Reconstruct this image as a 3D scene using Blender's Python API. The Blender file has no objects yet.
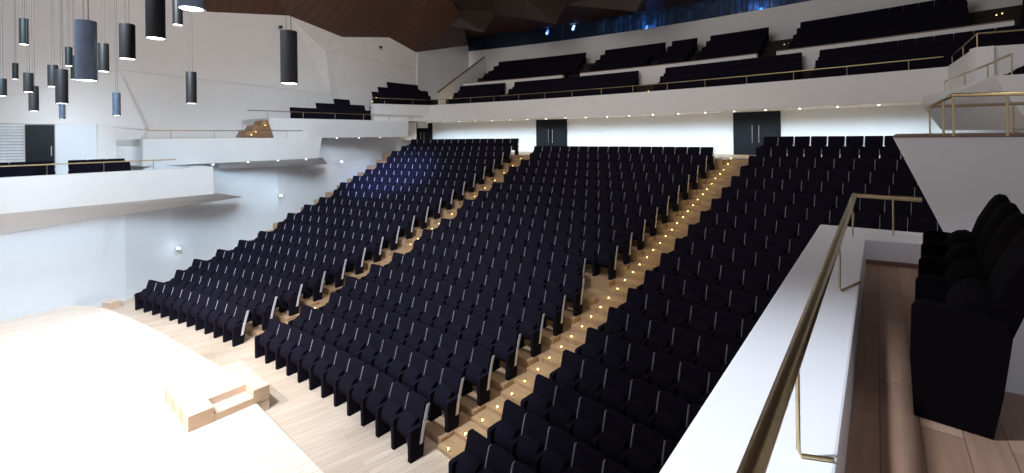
import bpy, math, random
from math import sin, cos, radians, degrees, atan2, hypot, pi
random.seed(7)
S = bpy.context.scene
COL = S.collection

# ------------------------------------------------------------------ survey frame
FX = 450.0; EYE = 6.1; ROLL = .012; CX = 512.0; CY = 136.0
AX = radians(38.15)                       # compass heading of the hall's axis
CEN = (-33.82, -26.66)                    # common centre of the curved seat rows

def lev(u, v):
    dx = u - CX; dy = v - CY
    return dx - ROLL*dy, dy + ROLL*dx
def atz(u, v, z):
    a, b = lev(u, v); Y = FX*(EYE - z)/b
    return (a*Y/FX, Y, z)
def aty(u, v, Y):
    a, b = lev(u, v); return (a*Y/FX, Y, EYE - b*Y/FX)
def DL(d, l, z):                          # across / along the axis -> world
    return (CEN[0] + d*cos(AX) + l*sin(AX), CEN[1] - d*sin(AX) + l*cos(AX), z)
def PO(a, R, z):                          # angle off the axis, radius, height -> world
    f = AX + radians(a)
    return (CEN[0] + R*sin(f), CEN[1] + R*cos(f), z)
def toDL(X, Y):
    x = X - CEN[0]; y = Y - CEN[1]
    return x*cos(AX) - y*sin(AX), x*sin(AX) + y*cos(AX)
def ond(u, v, d):                         # a measured point on the vertical plane at across-distance d
    a, b = lev(u, v); t = a/FX
    P = DL(d, 0, 0); D = (sin(AX), cos(AX))
    s = (t*P[1] - P[0])/(D[0] - t*D[1])
    Y = P[1] + s*D[1]
    return (P[0] + s*D[0], Y, EYE - b*Y/FX)
def onarc(u, v, R):
    a, b = lev(u, v); t = a/FX; lo, hi = .5, 90.
    for _ in range(50):
        m = (lo + hi)/2
        if hypot(t*m - CEN[0], m - CEN[1]) < R: lo = m
        else: hi = m
    return (t*lo, lo, EYE - b*lo/FX)
def proj(X, Y, Z):
    a = FX*X/Y; b = FX*(EYE - Z)/Y
    return CX + a + ROLL*b, CY + b - ROLL*a

# ------------------------------------------------------------------ materials
def nodes(name):
    m = bpy.data.materials.new(name); m.use_nodes = True
    nt = m.node_tree; b = nt.nodes['Principled BSDF']
    return m, nt, b
def coords(nt, rot=0., scale=(1, 1, 1), obj=True):
    tc = nt.nodes.new('ShaderNodeTexCoord'); mp = nt.nodes.new('ShaderNodeMapping')
    nt.links.new(tc.outputs['Object' if obj else 'Generated'], mp.inputs['Vector'])
    mp.inputs['Rotation'].default_value = (0, 0, rot); mp.inputs['Scale'].default_value = scale
    return mp
def plain(name, col, rough=.6, metal=0., noise=.06, nscale=6., bump=0., spec=.5, sheen=0.):
    m, nt, b = nodes(name)
    mp = coords(nt)
    n = nt.nodes.new('ShaderNodeTexNoise'); n.inputs['Scale'].default_value = nscale; n.inputs['Detail'].default_value = 4
    nt.links.new(mp.outputs[0], n.inputs['Vector'])
    r = nt.nodes.new('ShaderNodeValToRGB')
    r.color_ramp.elements[0].position = .3; r.color_ramp.elements[1].position = .7
    r.color_ramp.elements[0].color = tuple(c*(1 - noise) for c in col) + (1,)
    r.color_ramp.elements[1].color = tuple(min(1, c*(1 + noise)) for c in col) + (1,)
    nt.links.new(n.outputs['Fac'], r.inputs[0]); nt.links.new(r.outputs[0], b.inputs['Base Color'])
    b.inputs['Roughness'].default_value = rough; b.inputs['Metallic'].default_value = metal
    b.inputs['Specular IOR Level'].default_value = spec
    if sheen: b.inputs['Sheen Weight'].default_value = sheen
    if bump:
        bp = nt.nodes.new('ShaderNodeBump'); bp.inputs['Strength'].default_value = bump
        nt.links.new(n.outputs['Fac'], bp.inputs['Height']); nt.links.new(bp.outputs[0], b.inputs['Normal'])
    return m
def wood(name, c1, c2, heading, plank=(1.6, .14), rough=.35, gap=(.3, .2, .12), spec=.4):
    """boards whose long side runs along the compass heading"""
    m, nt, b = nodes(name)
    mp = coords(nt, rot=-(pi/2 - heading))
    br = nt.nodes.new('ShaderNodeTexBrick')
    br.offset = .37; br.inputs['Scale'].default_value = 1
    br.inputs['Brick Width'].default_value = plank[0]; br.inputs['Row Height'].default_value = plank[1]
    br.inputs['Mortar Size'].default_value = .0025; br.inputs['Mortar Smooth'].default_value = .3
    br.inputs['Color1'].default_value = c1 + (1,); br.inputs['Color2'].default_value = c2 + (1,)
    br.inputs['Mortar'].default_value = gap + (1,)
    nt.links.new(mp.outputs[0], br.inputs['Vector'])
    mp2 = nt.nodes.new('ShaderNodeMapping'); mp2.inputs['Scale'].default_value = (1.2, 22, 6)
    nt.links.new(mp.outputs[0], mp2.inputs['Vector'])
    n = nt.nodes.new('ShaderNodeTexNoise'); n.inputs['Scale'].default_value = 1.6; n.inputs['Detail'].default_value = 5
    nt.links.new(mp2.outputs[0], n.inputs['Vector'])
    mx = nt.nodes.new('ShaderNodeMixRGB'); mx.blend_type = 'MULTIPLY'; mx.inputs[0].default_value = .45
    r = nt.nodes.new('ShaderNodeValToRGB'); r.color_ramp.elements[0].color = (.62, .55, .5, 1); r.color_ramp.elements[1].color = (1, 1, 1, 1)
    r.color_ramp.elements[0].position = .3; r.color_ramp.elements[1].position = .65
    nt.links.new(n.outputs['Fac'], r.inputs[0]); nt.links.new(br.outputs['Color'], mx.inputs[1]); nt.links.new(r.outputs[0], mx.inputs[2])
    nt.links.new(mx.outputs[0], b.inputs['Base Color'])
    b.inputs['Roughness'].default_value = rough; b.inputs['Specular IOR Level'].default_value = spec
    return m
def ribbed(name, col, axis_z=True, pitch=22., rough=.7, depth=.35):
    m, nt, b = nodes(name)
    mp = coords(nt)
    w = nt.nodes.new('ShaderNodeTexWave'); w.bands_direction = 'Z' if axis_z else 'X'
    w.inputs['Scale'].default_value = pitch/ (2*pi); w.inputs['Distortion'].default_value = 0
    nt.links.new(mp.outputs[0], w.inputs['Vector'])
    bp = nt.nodes.new('ShaderNodeBump'); bp.inputs['Strength'].default_value = depth; bp.inputs['Distance'].default_value = .03
    nt.links.new(w.outputs['Fac'], bp.inputs['Height']); nt.links.new(bp.outputs[0], b.inputs['Normal'])
    b.inputs['Base Color'].default_value = col + (1,); b.inputs['Roughness'].default_value = rough
    return m
def emit(name, col, s):
    m, nt, b = nodes(name)
    b.inputs['Base Color'].default_value = col + (1,)
    b.inputs['Emission Color'].default_value = col + (1,); b.inputs['Emission Strength'].default_value = s
    n = nt.nodes.new('ShaderNodeTexNoise'); n.inputs['Scale'].default_value = 30
    mt = nt.nodes.new('ShaderNodeMath'); mt.operation = 'MULTIPLY_ADD'
    mt.inputs[1].default_value = .1*s; mt.inputs[2].default_value = .95*s
    nt.links.new(n.outputs['Fac'], mt.inputs[0]); nt.links.new(mt.outputs[0], b.inputs['Emission Strength'])
    return m

M = {}
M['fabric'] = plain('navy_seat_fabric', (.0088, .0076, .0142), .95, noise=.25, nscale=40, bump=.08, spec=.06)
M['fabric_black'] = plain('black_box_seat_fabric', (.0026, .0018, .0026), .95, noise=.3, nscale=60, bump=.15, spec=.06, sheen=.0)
M['trim'] = plain('light_grey_side_plate', (.62, .64, .74), .4, noise=.04)
M['wood_floor'] = wood('birch_floor_boards', (.63, .53, .43), (.54, .44, .35), radians(52), (1.8, .16), .38)
M['wood_stage'] = wood('pale_stage_boards', (.80, .70, .61), (.73, .62, .53), radians(52), (2.2, .15), .4, gap=(.5, .38, .27))
M['wood_block'] = wood('pale_oak_block', (.74, .58, .45), (.70, .54, .41), radians(40), (2.5, .3), .5, gap=(.6, .43, .29))
M['wood_step'] = wood('oiled_oak_steps', (.46, .315, .19), (.39, .265, .165), radians(128), (1.3, .12), .45)
M['wood_box'] = wood('walnut_box_floor_boards', (.40, .26, .19), (.27, .165, .115), radians(39), (1.1, .15), .45, gap=(.14, .08, .05))
M['brown_cap'] = plain('brown_wood_cap', (.20, .115, .085), .5, noise=.15, nscale=12)
M['brown_stair'] = plain('brown_timber_panel', (.24, .13, .07), .55, noise=.2, nscale=9)
M['white'] = plain('white_painted_plaster', (.80, .79, .78), .65, noise=.015, nscale=2)
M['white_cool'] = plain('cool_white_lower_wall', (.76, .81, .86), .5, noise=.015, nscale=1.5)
M['white_band'] = plain('white_rear_wall_panels', (.86, .89, .91), .45, noise=.02, nscale=.8)
M['slab'] = plain('white_parapet_coping', (.84, .84, .88), .45, noise=.012, nscale=3)
M['rib'] = ribbed('white_ribbed_acoustic_wall', (.70, .72, .75))
M['brass'] = plain('satin_brass_tube', (.55, .44, .25), .28, metal=1., noise=.1, nscale=30)
M['door'] = plain('charcoal_double_door', (.007, .010, .014), .55, noise=.08, spec=.25)
M['steel'] = plain('brushed_steel', (.6, .6, .62), .3, metal=.9)
M['shade'] = plain('anthracite_lamp_tube', (.010, .012, .014), .5, noise=.08, nscale=14)
M['shade_lit_blue'] = plain('lit_blue_lamp_tube', (.22, .29, .41), .45, noise=.12, nscale=10)  # dark tube with the cool light on it painted into its colour
M['shade_lit_slate'] = plain('lit_slate_lamp_tube', (.085, .115, .165), .45, noise=.15, nscale=10)  # dimmer lit copy of the dark tube, light put into the colour
M['cable'] = plain('dark_steel_cable', (.10, .09, .09), .6)
M['glow'] = emit('lamp_aperture_glow', (1, .97, .95), 9.)
M['warm'] = emit('warm_step_lamp', (1., .84, .22), 11.)
M['spot'] = emit('cool_downlight', (.95, .98, 1.), 22.)
M['blueglow'] = emit('blue_control_room_lamp', (.15, .45, 1.), 10.)
M['carpet'] = plain('dark_balcony_carpet', (.02, .014, .012), .9, noise=.2, nscale=20)
M['dark'] = plain('black_void_lining', (.006, .007, .012), .8)
M['mullion'] = plain('dark_window_frame', (.02, .022, .03), .5)
M['slat'] = plain('white_blind_slats', (.85, .88, .9), .5)
def ceilwood():
    m, nt, b = nodes('brown_ceiling_boards')
    mp = coords(nt, rot=AX)
    w = nt.nodes.new('ShaderNodeTexWave'); w.bands_direction = 'Y'; w.inputs['Scale'].default_value = .55; w.inputs['Distortion'].default_value = .6
    w.inputs['Detail'].default_value = 3
    nt.links.new(mp.outputs[0], w.inputs['Vector'])
    r = nt.nodes.new('ShaderNodeValToRGB')
    r.color_ramp.elements[0].color = (.085, .036, .022, 1); r.color_ramp.elements[1].color = (.115, .050, .031, 1)
    nt.links.new(w.outputs['Fac'], r.inputs[0]); nt.links.new(r.outputs[0], b.inputs['Base Color'])
    b.inputs['Roughness'].default_value = .6
    return m
M['ceiling'] = ceilwood()
M['cloud'] = plain('umber_ceiling_reflector', (.045, .030, .025), .6, noise=.2, nscale=.6)
def glassmat():
    m, nt, b = nodes('dark_blue_gallery_glass')
    mp = coords(nt)
    n = nt.nodes.new('ShaderNodeTexNoise'); n.inputs['Scale'].default_value = 1.1; n.inputs['Detail'].default_value = 8
    nt.links.new(mp.outputs[0], n.inputs['Vector'])
    bp = nt.nodes.new('ShaderNodeBump'); bp.inputs['Strength'].default_value = .25; bp.inputs['Distance'].default_value = .2
    nt.links.new(n.outputs['Fac'], bp.inputs['Height']); nt.links.new(bp.outputs[0], b.inputs['Normal'])
    b.inputs['Base Color'].default_value = (.16, .24, .38, 1); b.inputs['Roughness'].default_value = .08
    b.inputs['Transmission Weight'].default_value = .85; b.inputs['IOR'].default_value = 1.45
    return m
M['glass'] = glassmat()

# ------------------------------------------------------------------ mesh helpers
class MB:
    def __init__(s): s.v = []; s.f = []
    def poly(s, pts):
        n = len(s.v); s.v += [tuple(p) for p in pts]; s.f.append(tuple(range(n, n + len(pts))))
    def hexa(s, b, t):                    # bottom ring, top ring (any n)
        n = len(s.v); k = len(b); s.v += [tuple(p) for p in b] + [tuple(p) for p in t]
        s.f.append(tuple(n + i for i in range(k))[::-1]); s.f.append(tuple(n + k + i for i in range(k)))
        for i in range(k):
            j = (i + 1) % k; s.f.append((n + i, n + j, n + k + j, n + k + i))
    def box(s, x0, x1, y0, y1, z0, z1):
        s.hexa([(x0, y0, z0), (x1, y0, z0), (x1, y1, z0), (x0, y1, z0)], [(x0, y0, z1), (x1, y0, z1), (x1, y1, z1), (x0, y1, z1)])
    def prism(s, pts, z0, z1):            # plan outline (ccw) between heights
        s.hexa([(p[0], p[1], z0) for p in pts], [(p[0], p[1], z1) for p in pts])
    def extr(s, pts, off):                # any outline moved by off
        s.hexa(pts, [(p[0] + off[0], p[1] + off[1], p[2] + off[2]) for p in pts])
    def tube(s, pts, r, n=10):
        rings = []
        for i, p in enumerate(pts):
            a = pts[max(0, i - 1)]; c = pts[min(len(pts) - 1, i + 1)]
            t = [c[k] - a[k] for k in range(3)]; L = math.sqrt(sum(q*q for q in t)) or 1; t = [q/L for q in t]
            up = (0, 0, 1) if abs(t[2]) < .9 else (1, 0, 0)
            u = (t[1]*up[2] - t[2]*up[1], t[2]*up[0] - t[0]*up[2], t[0]*up[1] - t[1]*up[0])
            L = math.sqrt(sum(q*q for q in u)); u = [q/L for q in u]
            w = (t[1]*u[2] - t[2]*u[1], t[2]*u[0] - t[0]*u[2], t[0]*u[1] - t[1]*u[0])
            base = len(s.v)
            for k in range(n):
                A = 2*pi*k/n; s.v.append(tuple(p[q] + r*(cos(A)*u[q] + sin(A)*w[q]) for q in range(3)))
            rings.append(base)
        for a, b in zip(rings, rings[1:]):
            for k in range(n):
                j = (k + 1) % n; s.f.append((a + k, a + j, b + j, b + k))
        s.f.append(tuple(rings[0] + k for k in range(n))[::-1]); s.f.append(tuple(rings[-1] + k for k in range(n)))
    def lathe(s, prof, n=24, c=(0, 0)):   # (r,z) profile
        base = len(s.v); m = len(prof)
        for r, z in prof:
            for k in range(n):
                A = 2*pi*k/n; s.v.append((c[0] + r*cos(A), c[1] + r*sin(A), z))
        for i in range(m - 1):
            for k in range(n):
                j = (k + 1) % n; s.f.append((base + i*n + k, base + i*n + j, base + (i + 1)*n + j, base + (i + 1)*n + k))
    def arc(s, a0, a1, R0, R1, z0, z1, step=.7, dz0=0, dz1=0):   # curved wall / tread between two radii
        n = max(1, int(abs(a1 - a0)/step + .5)); base = len(s.v)
        for i in range(n + 1):
            a = a0 + (a1 - a0)*i/n
            s.v += [PO(a, R0, z0), PO(a, R1, z0 + dz0), PO(a, R1, z1 + dz1), PO(a, R0, z1)]
        for i in range(n):
            b = base + 4*i
            for k in range(4):
                j = (k + 1) % 4; s.f.append((b + k, b + 4 + k, b + 4 + j, b + j))
        s.f.append((base, base + 1, base + 2, base + 3)); e = base + 4*n; s.f.append((e + 3, e + 2, e + 1, e))
    def add(s, other, fn=None):
        n = len(s.v); s.v += [fn(p) for p in other.v] if fn else other.v
        s.f += [tuple(n + i for i in f) for f in other.f]
    def mesh(s, name, mat, smooth=False):
        me = bpy.data.meshes.new(name); me.from_pydata(s.v, [], s.f); me.materials.append(mat)
        import bmesh
        bm = bmesh.new(); bm.from_mesh(me); bmesh.ops.recalc_face_normals(bm, faces=bm.faces); bm.to_mesh(me); bm.free()
        if smooth:
            me.polygons.foreach_set('use_smooth', [True]*len(me.polygons)); me.set_sharp_from_angle(angle=radians(40))
        return me
    def build(s, name, mat, parent=None, smooth=False, bevel=0., loc=None):
        o = bpy.data.objects.new(name, s.mesh(name, mat, smooth)); COL.objects.link(o)
        if parent: o.parent = parent
        if loc: o.location = loc
        if bevel:
            b = o.modifiers.new('bevel', 'BEVEL'); b.width = bevel; b.segments = 2; b.limit_method = 'ANGLE'
        return o
def tag(o, label, cat, group=None, kind=None):
    o['label'] = label; o['category'] = cat
    if group: o['group'] = group
    if kind: o['kind'] = kind
    return o
def struct(o, label=None):
    o['kind'] = 'structure'
    if label: o['label'] = label
    return o
def empty(name, loc, rz=0.):
    o = bpy.data.objects.new(name, None); COL.objects.link(o); o.location = loc; o.rotation_euler = (0, 0, rz); o.empty_display_size = .1
    return o
def light(kind, loc, power, col=(1, 1, 1), size=.2, target=None, spot=60, blend=.5, sy=None):
    L = bpy.data.lights.new('light', kind); L.energy = power; L.color = col
    if kind == 'AREA':
        L.size = size
        if sy: L.shape = 'RECTANGLE'; L.size_y = sy
    else: L.shadow_soft_size = size
    if kind == 'SPOT': L.spot_size = radians(spot); L.spot_blend = blend
    o = bpy.data.objects.new({'SPOT': 'hall_spot', 'AREA': 'area_light', 'POINT': 'lamp_light'}[kind], L); COL.objects.link(o); o.location = loc
    if target:
        from mathutils import Vector
        o.rotation_euler = (Vector(target) - Vector(loc)).to_track_quat('-Z', 'Y').to_euler()
    return o

# ------------------------------------------------------------------ seat rows
TOP = [.95, 1.1, 1.25, 1.45, 1.67, 1.9, 2.15, 2.42, 2.72, 2.99, 3.28, 3.58, 3.89, 4.2, 4.53, 4.84, 5.2, 5.5, 5.93]
FZ = [max(0, t - .95) for t in TOP]
def RF(k): return 47.37 + .872*(k - 1)          # front of the arm panels, row k
def RR(k): return RF(k) - .20                    # riser below row k
PITCH = .555
def c_end(k): return 4.05 + .031*(k - 1)
def r_start(k): return 5.52 + .034*(k - 1)
WALLA = 14.72                                     # side walls run along this radius line

# front floor, terraces, aisles
fl = MB(); fl.prism([DL(-13.4, 36, 0), DL(24, 36, 0), DL(24, 48.6, 0), DL(-13.4, 48.6, 0)][::-1], -.2, 0)
struct(fl.build('floor', M['wood_floor']))
t = MB()
for k in range(2, 20):
    z = FZ[k - 1]; R1 = RR(k + 1) if k < 19 else 68.
    t.arc(-WALLA if k < 19 else -16.1, -5.36, RR(k), R1, -.1, z)
    t.arc(r_start(k) - .1, WALLA, RR(k), R1, -.1, z)
    if k < 19: t.arc(-4.17, c_end(k) + .1, RR(k), R1, -.1, z)
t.arc(-4.17, 4.8, RR(19), 68., -.1, FZ[18])
struct(t.build('terrace_floor', M['wood_step']), 'stepped oak terraces carrying the curved rows of seats')
for nm, a0, a1 in (('left', -5.36, -4.17), ('right', None, None)):
    t = MB()
    for k in range(2, 20):
        z0 = FZ[k - 2]; z1 = FZ[k - 1]; zm = (z0 + z1)/2
        A0 = a0 if a0 else c_end(k) + .1; A1 = a1 if a1 else r_start(k) - .1
        RA = RR(k) - .10; RB = RA + .436
        t.arc(A0, A1, RA, RB, z0 - .3, zm); 
        t.arc(A0, A1, RB, RB + .44 if k < 19 else 68., z0 - .3, z1)
    struct(t.build('aisle_steps', M['wood_step']), 'oak aisle stairs rising between seat blocks, %s aisle' % nm)
t = MB(); t.arc(-4.1, 5.0, RR(19) + .2, 64.2, FZ[18], FZ[18] + .03)
struct(t.build('walkway_edging', M['white']), 'white edging of the rear cross walkway')

# -- seat parts (local: +Y away from the stage, origin on the terrace under the seat)
def rounded(x0, x1, z0, z1, r, n=4):
    pts = [(x0, z0), (x1, z0)]
    for cx, cz, s0 in ((x1 - r, z1 - r, 0), (x0 + r, z1 - r, 90)):
        for i in range(n + 1):
            A = radians(s0 + 90*i/n); pts.append((cx + r*cos(A), cz + r*sin(A)))
    return pts
def arm_mb(n=3, w=.092):
    m = MB(); pr = [(-.16, .0), (-.162, .50)]
    for i in range(n + 1):
        A = radians(180 - 80*i/n); pr.append((-.112 + .05*cos(A), .545 + .05*sin(A)))
    pr += [(.17, .60), (.19, .52), (.13, .0)]
    h = w/2
    m.hexa([(-h, y, z) for y, z in pr], [(h, y, z) for y, z in pr]); return m
def back_mb(n=4):
    m = MB(); out = rounded(-.262, .262, .62, .97, .035, n); out = [(-.226, .30), (.226, .30), (.226, .61)] + out[1:] + [(-.262, .62), (-.226, .61)]
    def yb(z): return .05 + .19*max(0, (z - .30)/.67)**1.15
    m.hexa([(x, yb(z), z) for x, z in out], [(x*.99, yb(z) + .062, z) for x, z in out]); return m
def cushion_mb(full=True):
    m = MB(); pr = [(.0, .28), (-.08, .33), (-.118, .43), (-.09, .55), (-.02, .65), (.05, .71), (.115, .71), (.11, .56), (.07, .30)]
    xs = (-.214, -.185, .185, .214) if full else (-.212, .212)
    base = 0; cy, cz = -.01, .48
    for i, x in enumerate(xs):
        k = .86 if (full and i in (0, 3)) else 1
        m.v += [(x, cy + (y - cy)*k, cz + (z - cz)*k) for y, z in pr]
    q = len(pr)
    for i in range(len(xs) - 1):
        for j in range(q):
            l = (j + 1) % q; m.f.append((i*q + j, i*q + l, (i + 1)*q + l, (i + 1)*q + j))
    m.f.append(tuple(range(q))); m.f.append(tuple((len(xs) - 1)*q + j for j in range(q))[::-1]); return m
def trim_mb(wide=True):
    m = MB(); q0, q1 = (-.006, .066) if wide else (.002, .062)
    def yb(z): return .05 + .19*max(0, (z - .30)/.67)**1.15
    for s in (1,):
        zs = (.26, .50, .75, .94) if wide else (.58, .70, .80, .93); pr = [(yb(z) + q0, z) for z in zs] + [(yb(z) + q1, z) for z in zs[::-1]]
        a, b = (s*.3245, s*.3325) if wide else (s*.2625, s*.268)
        m.hexa([(a, y, z) for y, z in pr], [(b, y, z) for y, z in pr])
    return m
def shift(mb, dx):
    r = MB(); r.add(mb, lambda p: (p[0] + dx, p[1], p[2])); return r
ME = dict(back=back_mb().mesh('backrest', M['fabric'], True), cush=cushion_mb().mesh('seat_cushion', M['fabric'], True),
          trim=trim_mb(False).mesh('side_plate', M['trim']), trimW=trim_mb().mesh('side_plate', M['trim']), armR=shift(arm_mb(), PITCH/2).mesh('arm_panel', M['fabric'], True),
          armL=shift(arm_mb(), -PITCH/2).mesh('arm_panel', M['fabric'], True))
def link(name, me, parent):
    o = bpy.data.objects.new(name, me); COL.objects.link(o); o.parent = parent; return o
proto_parts = None
def copy_seat(loc, rz, both, end=False):
    global proto_parts
    r = empty('auditorium_seat', loc, rz)
    for nm, key in (('seat_cushion', 'cush'), ('backrest', 'back'), ('side_plate', 'trimW' if end else 'trim'), ('arm_panel', 'armR')) + ((('arm_panel', 'armL'),) if both else ()):
        o = link(nm, ME[key], r)
    return r

# far seats, all in one mesh: fabric faces and side plates
lowF = MB(); lowF.add(back_mb(2)); lowF.add(cushion_mb(False)); lowF.add(shift(arm_mb(1), PITCH/2))
lowL = shift(arm_mb(1), -PITCH/2)
lowT = trim_mb(False); lowTW = trim_mb()
lowB = MB(); lowB.add(back_mb(2), lambda p: (p[0]*1.05, p[1], p[2])); lowB.box(-.277, .277, -.08, .2, .0, .6)
class Mass:
    def __init__(s): s.F = MB(); s.T = MB()
    def seat(s, loc, rz, kind='stalls', left=False, end=False):
        c, q = cos(rz), sin(rz)
        fn = lambda p: (loc[0] + p[0]*c - p[1]*q, loc[1] + p[0]*q + p[1]*c, loc[2] + p[2])
        s.F.add(lowF if kind == 'stalls' else lowB, fn)
        if left: s.F.add(lowL, fn)
        s.T.add(lowTW if end else lowT, fn)
    def build(s, name, trim=True):
        nf = len(s.F.f); 
        if trim: s.F.add(s.T)
        o = s.F.build(name, M['fabric'])
        if trim:
            o.data.materials.append(M['trim'])
            idx = [0]*nf + [1]*(len(s.F.f) - nf)
            o.data.polygons.foreach_set('material_index', idx)
        return o

seats = []    # (block, row, order from the named end, n, angle, R, z)
for k in range(1, 20):
    R = RF(k) + .16; da = degrees(PITCH/R)
    nL = int((13.32 if k > 1 else 12.75) and (((13.35 if k > 1 else 12.9) - 5.53)/da))
    for i in range(nL): seats.append(('left', k, i + 1, nL, -5.53 - da*(i + .5), R, FZ[k - 1]))
    if k < 19:
        nC = int((4.05 + c_end(k))/da + .25) - (1 if k == 8 else 0)
        off = 1 if k == 8 else 0
        for i in range(nC): seats.append(('middle', k, i + 1, nC, c_end(k) - da*(i + off + .5), R, FZ[k - 1]))
    nR = int((13.4 - r_start(k))/da)
    for i in range(nR): seats.append(('right', k, i + 1, nR, r_start(k) + da*(i + .5), R, FZ[k - 1]))
def visible(p, z):
    X, Y, _ = p
    if Y < .5: return False
    u, v = proj(X, Y, z + .8)
    if u < -5 or u > 1030 or v > 478: return False
    if v > 222:                                    # behind the parapet of the near box
        if u > 820 + (v - 225)*(-163/248.) + 4: return False
    elif u > 921: return False
    return True
ORD = ['first', 'second', 'third', 'fourth', 'fifth', 'sixth', 'seventh', 'eighth', 'ninth', 'tenth', 'eleventh', 'twelfth', 'thirteenth', 'fourteenth',
       'fifteenth', 'sixteenth', 'seventeenth', 'eighteenth', 'nineteenth', 'twentieth', '21st', '22nd', '23rd', '24th', '25th', '26th']
vis = []; hid = []
for s in seats:
    p = PO(s[4], s[5], s[6])
    (vis if visible(p, s[6]) else hid).append((p[1], s, p))
vis.sort(key=lambda q: q[0])
near = vis[:300]; far = vis[300:] + hid
endname = {'left': 'its aisle end', 'middle': 'its right end', 'right': 'its aisle end'}
for _, s, p in near:
    blk, k, i, n, a, R, z = s
    first = (blk in ('left', 'middle') and i == n) or (blk == 'right' and i == 1)
    o = copy_seat(p, -(AX + radians(a)), first, blk != 'right' and i == 1)
    pos = (ORD[i - 1] + ' from ' + endname[blk])
    tag(o, 'dark navy folding seat, %s, %s row, %s block' % (pos, 'front' if k == 1 else ORD[k - 1], blk), 'seat', 'folding seats in the %s stalls block' % blk)
mass = Mass()
for _, s, p in far: mass.seat(p, -(AX + radians(s[4])), 'stalls', (s[0] != 'right' and s[2] == s[3]) or (s[0] == 'right' and s[2] == 1), s[0] != 'right' and s[2] == 1)
tag(mass.build('auditorium_seats'), 'rows of black folding seats climbing to the rear of the stalls', 'seats', kind='stuff')

# -- step lights: two per row on the flank of each aisle
def step_lamp_proto():
    a = MB(); a.lathe([(.0, .0), (.045, .0), (.045, .018), (.036, .026), (.0, .026)], 12)
    b = MB(); b.lathe([(.0, .0245), (.019, .0255), (.021, .036), (.012, .044), (.0, .045)], 10)
    return a.mesh('housing', M['brass'], True), b.mesh('lens', M['warm'], True)
SH, SL = step_lamp_proto()
def step_light(loc, label, group, power=.9):
    r = empty('step_light', loc); link('housing', SH, r); link('lens', SL, r)
    tag(r, label, 'light', group)
    light('POINT', (loc[0], loc[1], loc[2] + .13), power*.28, (1, .74, .20), .03)
for k in range(2, 20):
    z0 = FZ[k - 2]; z1 = FZ[k - 1]; zm = (z0 + z1)/2
    for half in (0, 1):
        Rr = RR(k) - .10 + .436*half; z = (zm, z1)[half]
        step_light(PO(c_end(k) + .42, Rr + .07, z), 'small glowing %s step light beside the %s row, right-hand aisle' % (('lower', 'upper')[half], ORD[k - 1]), 'step lights of the right-hand aisle', 2.0)
        if half == 0 or k in (9, 10):
            step_light(PO(-5.05, Rr + .07, z), 'small glowing %s step light beside the %s row, left-hand aisle' % (('lower', 'upper')[half], ORD[k - 1]), 'step lights of the left-hand aisle', 1.0)

# ------------------------------------------------------------------ stage
st = MB()
edge = [DL(-13.9, 36, 0), DL(-13.9, 42.9, 0), DL(-12.9, 44.14, 0), DL(-12.0, 44.9, 0), DL(-10.9, 45.4, 0), DL(-9, 45.72, 0), DL(-6.7, 46.0, 0), DL(-3.2, 46.28, 0), DL(-.4, 46.15, 0),
        DL(1.3, 46.05, 0), DL(2.6, 45.98, 0), DL(4.6, 45.7, 0), DL(6.5, 45.2, 0), DL(7.6, 44.4, 0), DL(8, 43, 0), DL(8, 36, 0)]
st.prism(edge[::-1], .002, .25)
struct(st.build('stage_floor', M['wood_stage'], bevel=.012), 'pale wooden concert platform with a curved front edge')
# wooden block with a step cut into its near side
A = atz(188, 432.8, .25); B_ = aty(269.5, 385, 10.17); C_ = aty(240, 360.2, 11.32); D_ = aty(166.9, 385, 10.22)
bx = (A[0], A[1]); ex = ((B_[0] - A[0]), (B_[1] - A[1])); L1 = hypot(*ex); ex = (ex[0]/L1, ex[1]/L1); ey = (-ex[1], ex[0]); L2 = 1.72
def bp(s, q, z): return (bx[0] + ex[0]*s + ey[0]*q, bx[1] + ex[1]*s + ey[1]*q, z)
blk = empty('stage_step_block', (bx[0], bx[1], 0))
def loc(pts): return [(p[0] - bx[0], p[1] - bx[1], p[2]) for p in pts]
zt = .56; n0, n1, nd, nz = L1*.30, L1*.78, .42, .40; se = L1*.80
m = MB()
def bpr(s0, s1, q0, q1, z0, z1):
    m.hexa(loc([bp(s0, q0, z0), bp(s1, q0, z0), bp(s1, q1, z0), bp(s0, q1, z0)]), loc([bp(s0, q0, z1), bp(s1, q0, z1), bp(s1, q1, z1), bp(s0, q1, z1)]))
bpr(0, n0, 0, L2, .252, zt); bpr(n0, n1, nd, L2, .252, zt); bpr(n1, L1, 0, L2, .252, zt)
m.build('body', M['wood_block'], blk, bevel=.008)
m = MB(); bpr(n0, n1, 0, nd, .252, nz); m.build('tread', M['wood_block'], blk)
tag(blk, 'pale oak block with a step cut into its near side, on the platform edge', 'platform steps')
# lectern strip below the overhang to the hall floor
m = MB(); bpr(L1 - .26, L1 - .005, .01, L2 - .2, .002, .25); m.build('floor_panel', M['wood_block'], blk)

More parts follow.
